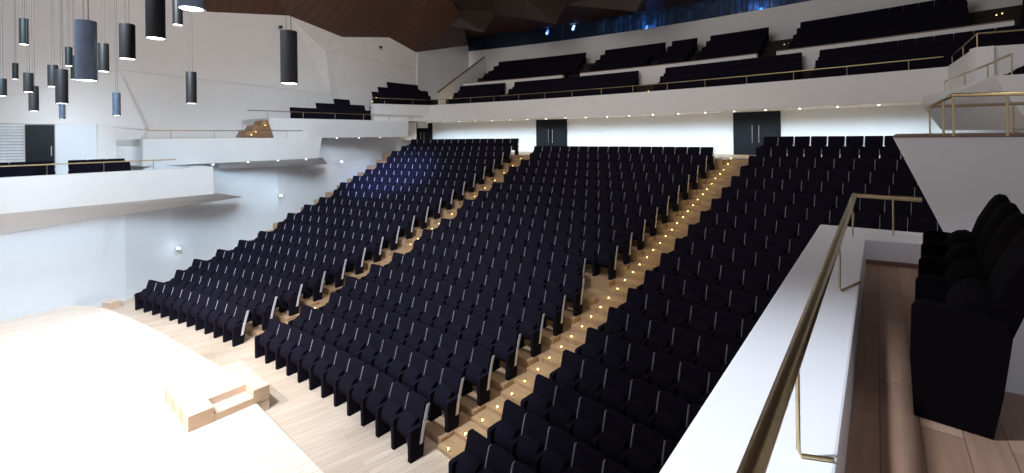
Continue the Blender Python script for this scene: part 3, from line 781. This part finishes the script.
m.hexa([DL(12.55, 54.45, 6.86), DL(17.5, 54.45, 6.86), DL(17.5, 54.75, 6.86), DL(12.55, 54.75, 6.86)], [DL(12.55, 54.45, 7.15), DL(17.5, 54.45, 7.15), DL(17.5, 54.75, 7.15), DL(12.55, 54.75, 7.15)])
struct(m.build('side_box', M['white']), 'upper white side box at right with a pointed corner')
m = MB(); p0 = DL(12.05, 60.2, 0); p1 = DL(12.35, 53.2, 0)
pz = [DL(12.0, 60.3, 7.56), DL(12.15, 58.2, 7.56), DL(12.28, 56.3, 7.56), DL(12.35, 54.6, 7.56)]
rail_thing(pz + [], pz, 'thin brass rail along the pointed upper right side box', .022, base_z=7.14)
# seats of that box, few of them in view
for i in range(5):
    s_ = copy_seat(DL(12.95, 57.7 - .57*i, 6.87), -(AX + radians(90)), i == 0)
    tag(s_, 'black seat in the upper right side box, %s from the far end' % ORD[i], 'seat', 'seats in the upper right side box')
# box B right (the wedge): foot on the near parapet level, top about eye height
bz0, bz1 = 4.62, 6.03
cA = aty(893, 138, 5.10); cB = aty(945.5, 236, 4.87)
topP = [(cA[0], cA[1]), (cA[0] + 4.2*.786, cA[1] - 4.2*.618), DL(15.5, 58, 0)[:2], (cA[0] + 7.5*sin(radians(40.7)), cA[1] + 7.5*cos(radians(40.7)))]
t0 = (cB[0], cB[1]); 
k0 = (cB[2] - bz0)/(cA[2] - cB[2]); bx0 = (t0[0] + (t0[0] - cA[0])*k0, t0[1] + (t0[1] - cA[1])*k0)
botP = [bx0, (topP[1][0], topP[1][1]), topP[2], (topP[3][0] + bx0[0] - cA[0], topP[3][1] + bx0[1] - cA[1])]
m = MB(); m.hexa([(x, y, bz0) for x, y in botP], [(x, y, bz1) for x, y in topP])
struct(m.build('side_box', M['white'], bevel=.004), 'white wedge-shaped side box beyond the near chairs on the right')
m = MB(); m.prism([(topP[0][0] - .01, topP[0][1]), topP[1], topP[2], (topP[3][0] - .01, topP[3][1])], bz1, bz1 + .012)
struct(m.build('trim_1', M['brown_cap']), 'brown coping on the wedge-shaped side box')
def onz(u, v, Y): return aty(u, v, Y)
c0 = aty(953.3, 95, 4.83); c1 = aty(1045, 93, 4.20); 
hd = (sin(radians(39.3)), cos(radians(39.3)))
c2 = (c0[0] + hd[0]*3.0, c0[1] + hd[1]*3.0, c0[2] + .0); c3 = (c2[0] + .786*1.25, c2[1] - .618*1.25, c2[2])
posts = [c0, (c0[0] + (c1[0] - c0[0])*.62, c0[1] + (c1[1] - c0[1])*.62, c0[2]), (c0[0] + hd[0]*1.0, c0[1] + hd[1]*1.0, c0[2]), c2, (c2[0] + .786*.9, c2[1] - .618*.9, c2[2])]
rail_thing([c1, c0, c2, c3], posts, 'brass rail with a corner on top of the white wedge-shaped side box', .021, base_z=bz1 + .01)
# right side wall
m = MB(); a = PO(WALLA, 49.5, 0); b = PO(WALLA, 68.3, 0)
m.prism([a[:2], b[:2], (b[0] + .25, b[1] - .2), (a[0] + .25, a[1] - .2)], -.1, 7.2); struct(m.build('wall_right', M['white_cool']))
m = MB(); a = DL(17.6, 44, 0); b = DL(17.6, 76, 0); m.prism([a[:2], b[:2], (b[0] + .2, b[1] - .2), (a[0] + .2, a[1] - .2)], 4.6, 17.5); struct(m.build('wall_right', M['white']))

# ------------------------------------------------------------------ the near box: parapet, rail, floor, chairs
zS, zF = 4.95, 4.69
so_n = atz(657, 473, zS); so_f = atz(820, 224.2, zS); se_f = atz(923.7, 232.8, zS)
si_f = atz(865.5, 239.1, zS); si_e = atz(921.5, 243.4, zS); si_n = atz(835.8, 473, zS)
def ext(a, b, s): return tuple(a[i] + (b[i] - a[i])*s for i in range(2)) + (a[2],)
so_b = ext(so_f, so_n, 1.9); si_b = ext(si_f, si_n, 2.4)
se_r = ext(so_f, se_f, 3.2); si_r = ext(si_f, si_e, 4.6)
m = MB()
ring_o = [so_b, so_f, se_r]; ring_i = [si_b, si_f, si_r]
for a, b, c, d in ((so_b, so_f, si_f, si_b), (so_f, se_r, si_r, si_f)):
    m.prism([a[:2], b[:2], c[:2], d[:2]], zF - .25, zS)
o = struct(m.build('near_parapet', M['slab'], bevel=.012), 'broad white coping of the near side box')
# fascia below (leans in under the coping)
m = MB(); lo = lambda p, s: (p[0] + s*.786, p[1] - s*.618)
m.hexa([lo(so_b, .5) + (3.83,), lo(so_f, .5) + (3.83,), se_r[:2] + (3.83,), si_b[:2] + (3.83,)], [so_b[:2] + (zF - .26,), so_f[:2] + (zF - .26,), se_r[:2] + (zF - .26,), si_b[:2] + (zF - .26,)])
struct(m.build('near_box_front', M['white']), 'white leaning front of the near side box')
m = MB(); fb = ext(si_f, si_n, 2.6); m.prism([si_f[:2], si_r[:2], (si_r[0] + 2, si_r[1] - 5), (fb[0] + 1.5, fb[1] - .5), fb[:2]], zF - .2, zF)
struct(m.build('floor', M['wood_box']), 'walnut boards of the near side box floor')
m = MB()
for a, b in ((si_f, si_r),):
    dx, dy = b[0] - a[0], b[1] - a[1]; L = hypot(dx, dy); nx, ny = dy/L*.015, -dx/L*.015
    m.prism([a[:2], b[:2], (b[0] + nx, b[1] + ny), (a[0] + nx, a[1] + ny)], zF, zF + .045)
struct(m.build('baseboard_back', M['brown_cap']))
# rail
r0 = aty(751, 473, 1.095); r1 = aty(854.4, 195.1, 5.233); r2 = aty(921.8, 199.8, 4.814)
rb = tuple(r1[i] + (r0[i] - r1[i])*1.6 for i in range(3))
gr = empty('brass_railing', (r1[0], r1[1], zS))
L = lambda p: (p[0] - r1[0], p[1] - r1[1], p[2] - zS)
m = MB(); m.tube([L(rb), L(r0), L(r1)], .027, 20); m.tube([L(r1), L(r2)], .025, 16); 
m.lathe([(0, L(r1)[2] - .027), (.019, L(r1)[2] - .019), (.027, L(r1)[2]), (.019, L(r1)[2] + .019), (0, L(r1)[2] + .027)], 14)
m.build('handrail', M['brass'], gr, True)
def online_xy(Y): s = (Y - r0[1])/(r1[1] - r0[1]); return tuple(r0[i] + (r1[i] - r0[i])*s for i in range(3))
for (bu, bv), foot in (((798.5, 457.5), (834, 462.5)), ((839.8, 292), (860, 283)), ((852.8, 237), None)):
    b = atz(bu, bv, zS); t_ = online_xy(b[1]); bxy = (b[0], b[1])
    pts = [L((b[0], b[1], t_[2])), L((b[0], b[1], zS + .03))]
    if foot:
        f = atz(foot[0], foot[1], zS); pts += [L((bxy[0] + (f[0] - bxy[0])*.08, b[1] + (f[1] - b[1])*.08, zS + .009)), L((f[0], f[1], zS + .009))]
    else: pts += [L((bxy[0], b[1], zS))]
    m = MB(); m.tube(pts, .0072, 10); m.build('post', M['brass'], gr, True)
b = atz(909.7, 239.5, zS); sgm = (b[0] - r1[0])/(r2[0] - r1[0]); t_ = tuple(r1[i] + (r2[i] - r1[i])*min(sgm, .93) for i in range(3))
m = MB(); m.tube([L(t_), L((t_[0], t_[1], zS))], .0085, 10); m.build('post', M['brass'], gr, True)
tag(gr, 'thick brass handrail with slim posts on the white coping in the foreground', 'railing')

# near chairs: five arm panels, four seats, facing the hall
def onfl(u, v): return atz(u, v, 5.23)
ar = [onfl(912.4, 306.4), onfl(916.2, 280.3), onfl(917.7, 259.6), onfl(922, 244.8), onfl(923.6, 233.8)]
dxr = ar[4][0] - ar[0][0]; dyr = ar[4][1] - ar[0][1]; Lr = hypot(dxr, dyr); ur = (dxr/Lr, dyr/Lr); pit = Lr/4
face = (ur[1], -ur[0])                         # pointing away from the parapet: back of the chair
rzc = atan2(-face[0], face[1])                 # local +Y -> face
def big_arm():
    m = MB(); pr = [(.0, .0), (-.012, .30), (-.005, .535), (.012, .562), (.045, .574), (.17, .562), (.30, .538), (.325, .52), (.335, .47), (.305, .20), (.272, .0)]
    h = .035
    rings = [(-h, .985), (-h*.7, 1.0), (h*.7, 1.0), (h, .985)]
    cy, cz = .16, .28; n = len(pr)
    for x, k in rings: m.v += [(x, cy + (y - cy)*k, cz + (z - cz)*k) for y, z in pr]
    for i in range(3):
        for j in range(n):
            l = (j + 1) % n; m.f.append((i*n + j, i*n + l, (i + 1)*n + l, (i + 1)*n + j))
    m.f.append(tuple(range(n))[::-1]); m.f.append(tuple(3*n + j for j in range(n))); return m
def big_back():
    m = MB(); w = pit/2 - .04
    prof = [(.23, .30), (.25, .50), (.315, .72), (.38, .86), (.41, .905), (.435, .92), (.46, .915), (.475, .88), (.45, .80), (.385, .62), (.335, .45), (.305, .30)]
    xs = [(-w, .93), (-w*.8, 1.0), (0, 1.02), (w*.8, 1.0), (w, .93)]; n = len(prof)
    for x, k in xs: m.v += [(x, y, .30 + (z - .30)*k) for y, z in prof]
    for i in range(len(xs) - 1):
        for j in range(n):
            l = (j + 1) % n; m.f.append((i*n + j, i*n + l, (i + 1)*n + l, (i + 1)*n + j))
    m.f.append(tuple(range(n))[::-1]); m.f.append(tuple((len(xs) - 1)*n + j for j in range(n))); return m
def big_cush():
    m = MB(); w = pit/2 - .05
    prof = [(.16, .30), (.12, .40), (.12, .50), (.15, .57), (.20, .61), (.25, .62), (.29, .60), (.25, .30)]
    xs = [(-w, .85), (-w*.8, 1), (w*.8, 1), (w, .85)]; n = len(prof)
    for x, k in xs: m.v += [(x, .27 + (y - .27)*k, .5 + (z - .5)*k) for y, z in prof]
    for i in range(3):
        for j in range(n):
            l = (j + 1) % n; m.f.append((i*n + j, i*n + l, (i + 1)*n + l, (i + 1)*n + j))
    m.f.append(tuple(range(n))[::-1]); m.f.append(tuple(3*n + j for j in range(n))); return m
def big_base():
    m = MB(); w = pit/2 - .042; m.box(-w, w, .15, .24, .0, .30); return m
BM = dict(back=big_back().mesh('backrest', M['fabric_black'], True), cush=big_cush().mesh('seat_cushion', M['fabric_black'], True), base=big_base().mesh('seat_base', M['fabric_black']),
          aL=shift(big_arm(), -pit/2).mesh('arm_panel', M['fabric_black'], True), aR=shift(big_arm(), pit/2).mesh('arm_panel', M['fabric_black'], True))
nm4 = ['nearest the camera, end of the row', 'second from the near end', 'third from the near end', 'farthest of the four']
for i in range(4):
    s = (i + .5)*pit + .03; p = (ar[0][0] + ur[0]*s, ar[0][1] + ur[1]*s, zF)
    o = empty('box_chair', p, rzc)
    for nm, key in (('seat_cushion', 'cush'), ('backrest', 'back'), ('seat_base', 'base')): link(nm, BM[key], o)
    # local +X runs along face rotated; arms on both flanks of the first chair, one on the others
    sx = (cos(rzc)*ur[0] + sin(rzc)*ur[1])      # +1 if local +X points to the far end
    far_k, near_k = ('aR', 'aL') if sx > 0 else ('aL', 'aR')
    link('arm_panel', BM[far_k], o)
    if i == 0: link('arm_panel', BM[near_k], o)
    tag(o, 'black upholstered chair in the near side box, ' + nm4[i], 'chair', 'black chairs in the near side box')
# white wall behind those chairs
w0 = atz(994.7, 387.8, zF); 
a = (w0[0] - ur[0]*.02, w0[1] - ur[1]*.02); far_ = (w0[0] + ur[0]*1.3, w0[1] + ur[1]*1.3); nb = (w0[0] + (.06 + .5)*.7, w0[1] - .62)
m = MB(); m.prism([a, far_, (far_[0] + 1.2, far_[1] - .9), (a[0] + 2.0, a[1] - 1.2)], zF, zF + .62)
struct(m.build('rear_tier_block', M['white_cool']), 'white raised block behind the near chairs')

# ------------------------------------------------------------------ brown stair block in the middle left box
m = MB()
sp = [(243, 137.5), (247, 130), (252, 130), (255, 125), (261, 125), (263, 120.5), (268, 120), (274, 138)]
m.extr([ond(u, v, dB - .9) for u, v in sp], (-.9*cos(AX), .9*sin(AX), 0))
tag(m.build('wooden_stair', M['brown_stair']), 'brown wooden stair flank in the middle left side box', 'stairs')
for i, (u, v) in enumerate([(251.3, 135.5), (255.8, 132.5), (265.3, 126)]):
    p = ond(u, v, dB - .82); step_light(p, 'tiny glowing light on the brown wooden stair, %s from the left' % ORD[i], 'lights on the brown wooden stair', .6)

# ------------------------------------------------------------------ pendant lamps
PL = [(75, 98, 22, 80.5, .24, 3, 'large dark cylinder pendant lamp, blue light painted on, foremost at left'),
      (119, 136, 25, 59, .24, 0, 'black cylinder pendant lamp just right of the large blue-lit one'),
      (145.5, 166, -12, 38.5, .24, 0, 'large black cylinder pendant lamp cut by the top edge'),
      (172.5, 183, -6, 25, .24, 0, 'slim black pendant lamp at the top edge, beside the blue-lit one'),
      (178, 205, -45, 9, .24, 3, 'dark pendant lamp painted lit blue-grey, cut by the top edge, only its foot visible'),
      (186, 197, 72.5, 103.5, .24, 0, 'black pendant lamp hanging alone above the middle side box'),
      (280.5, 298, 32, 83.5, .24, 2, 'dark pendant lamp with lit grey painted on, rightmost of all'),
      (98, 109.5, 44, 71.5, .24, 0, 'black pendant lamp partly behind the large blue-lit one'),
      (112.5, 121, 93, 115.5, .24, 1, 'small dark pendant lamp painted lit blue, lowest on the right of the cluster'),
      (19, 29, 19, 44.5, .22, 0, 'black pendant lamp high at far left'),
      (12.2, 18.8, 63.5, 79.3, .2, 0, 'smallest black pendant lamp at far left'),
      (-3, 7.3, 79, 96, .24, 0, 'black pendant lamp cut by the left edge'),
      (23.2, 34, 73.5, 92, .20, 0, 'black pendant lamp overlapping a lower one at left'),
      (28.5, 39.3, 86.5, 111, .22, 0, 'black pendant lamp, lowest of the far left group'),
      (47.5, 58.8, 65.5, 86.7, .24, 0, 'black pendant lamp left of the tall dark one'),
      (55.3, 68.7, 70, 103.5, .24, 0, 'tall dark pendant lamp in the middle of the left cluster'),
      (59, 65.8, 104, 119, .2, 1, 'small dark pendant lamp painted lit blue-grey below the tall dark one'),
      (65, 72.8, 47.5, 66, .2, 0, 'short black pendant lamp above the tall dark one'),
      (70.8, 77, 56, 79.5, .2, 0, 'narrow black pendant lamp half hidden by the large blue-lit one')]
M['shade_lit_grey'] = plain('lit_grey_lamp_tube', (.045, .05, .056), .5, noise=.08)  # dark tube again, its lit grey painted into the base colour
for u0, u1, v0, v1, D, kind, lab in PL:
    w = u1 - u0; Y = FX*D/w; u = (u0 + u1)/2
    pt = aty(u, v0, Y); pb = aty(u, v1, Y); h = pt[2] - pb[2]; r = D/2*cos(math.atan(abs(pb[0])/pb[1]))
    # steer the tube to the level-corrected middle
    e = empty('pendant_lamp', (pb[0], pb[1], pb[2]))
    mt = M[('shade', 'shade_lit_slate', 'shade_lit_grey', 'shade_lit_blue')[kind]]
    m = MB(); m.lathe([(r*.93, .02), (r*.93, 0), (r, 0), (r, h), (r*.96, h + .01), (0, h + .012)], 32); m.lathe([(r*.93, .0), (r*.93, .05)], 32); sh = m.build('lamp_shade', mt, e, True)
    m = MB(); m.lathe([(0, .003), (r*.925, .003), (r*.925, .02), (0, .02)], 28); m.build('diffuser', M['glow'], sh, True)
    m = MB(); zc = 16.4 - pb[2]; m.tube([(r*.3, 0, h), (r*.3, 0, zc)], .004, 6); m.tube([(-r*.3, 0, h), (-r*.3, 0, zc)], .0025, 6); m.build('cable', M['cable'], e)
    m = MB(); m.lathe([(0, zc), (.06, zc), (.06, zc + .04), (0, zc + .04)], 12); m.build('ceiling_rose', mt, e)
    tag(e, lab, 'lamp', 'cylinder pendant lamps above the stage')
    light('SPOT', (pb[0], pb[1], pb[2] - .04), 45, (1, .96, .92), .08, (pb[0], pb[1], 0), 100, .6)
# small camera domes on the upper wall
for i, (u, v) in enumerate([(281, 26.8), (381, 47)]):
    p = W(u, v, dW + .35); r = empty('wall_camera', p)
    m = MB(); m.lathe([(0, -.09), (.07, -.07), (.10, 0), (.10, .05), (0, .06)], 14); m.build('housing', M['shade'], r, True)
    m = MB(); m.tube([(0, 0, .03), (-.3, .25, .06)], .03, 8); m.build('bracket', M['shade'], r, True)
    tag(r, 'small dark camera on the upper left wall, %s' % ('behind the rightmost pendant lamp', 'near the rear corner')[i], 'camera', 'cameras on the upper wall')

# ------------------------------------------------------------------ light
wd = bpy.data.worlds.new('hall_ambient'); S.world = wd; wd.use_nodes = True
bg = wd.node_tree.nodes['Background']; bg.inputs[0].default_value = (.95, .93, 1., 1); bg.inputs[1].default_value = .38
CW = (.86, .92, 1.)
light('SPOT', DL(-2, 36, 14), 12000, (1, .96, .94), .5, DL(-4.5, 41, 0), 58, .6)
light('SPOT', DL(2, 40, 14), 14000, (.82, .9, 1), .5, DL(-2.5, 48.2, 0), 66, .8)
light('SPOT', DL(-3, 41, 11.0), 5200, (.58, .80, 1), 2.2, DL(-13, 47, 1.0), 62, .8)  # added cool wash for the front of the left wall, no fixture
light('SPOT', DL(-1, 48, 13.0), 4200, (.60, .80, 1), 2.2, DL(-14, 56, 3.0), 60, .8)  # added cool wash for the left wall further back, no fixture
light('SPOT', DL(0, 46, 15), 52000, (.36, .48, 1), .6, DL(-11.2, 57.8, 4.0), 19, 1.)
light('AREA', DL(-14.2, 45.0, 6.9), 50, (.8, .9, 1), .5, DL(-17, 45.6, 5.8))
light('SPOT', DL(5, 39.5, 13.0), 6500, (.82, .9, 1), .4, DL(9.3, 42.6, 5), 34, .9)
light('AREA', DL(3, 49, 15.6), 950, (1, .96, .93), 8, DL(4, 66, 8.0))  # added soft fill from the ceiling to lift the balcony whites
light('AREA', DL(-2, 50, 16.0), 900, (1, .93, .86), 8, DL(-16, 56, 9))

# ------------------------------------------------------------------ camera
cam = bpy.data.cameras.new('camera'); co = bpy.data.objects.new('camera', cam); COL.objects.link(co); S.camera = co
co.location = (0, 0, EYE)
cam.sensor_fit = 'HORIZONTAL'; cam.sensor_width = 36; cam.lens = 36*FX/1024; cam.clip_start = .05; cam.clip_end = 300
cam.shift_x = 0.; cam.shift_y = -(236.5 - CY)/1024
co.rotation_mode = 'XYZ'
from mathutils import Matrix
mrot = Matrix.Rotation(pi/2, 4, 'X') @ Matrix.Rotation(-math.atan(ROLL), 4, 'Z')
co.rotation_euler = mrot.to_euler()
S.view_settings.view_transform = 'Standard'; S.view_settings.look = 'None'; S.view_settings.gamma = 1; S.view_settings.exposure = 0
S.view_settings.use_curve_mapping = False
S.cycles.max_bounces = 6; S.cycles.sample_clamp_indirect = 6; S.cycles.use_denoising = True
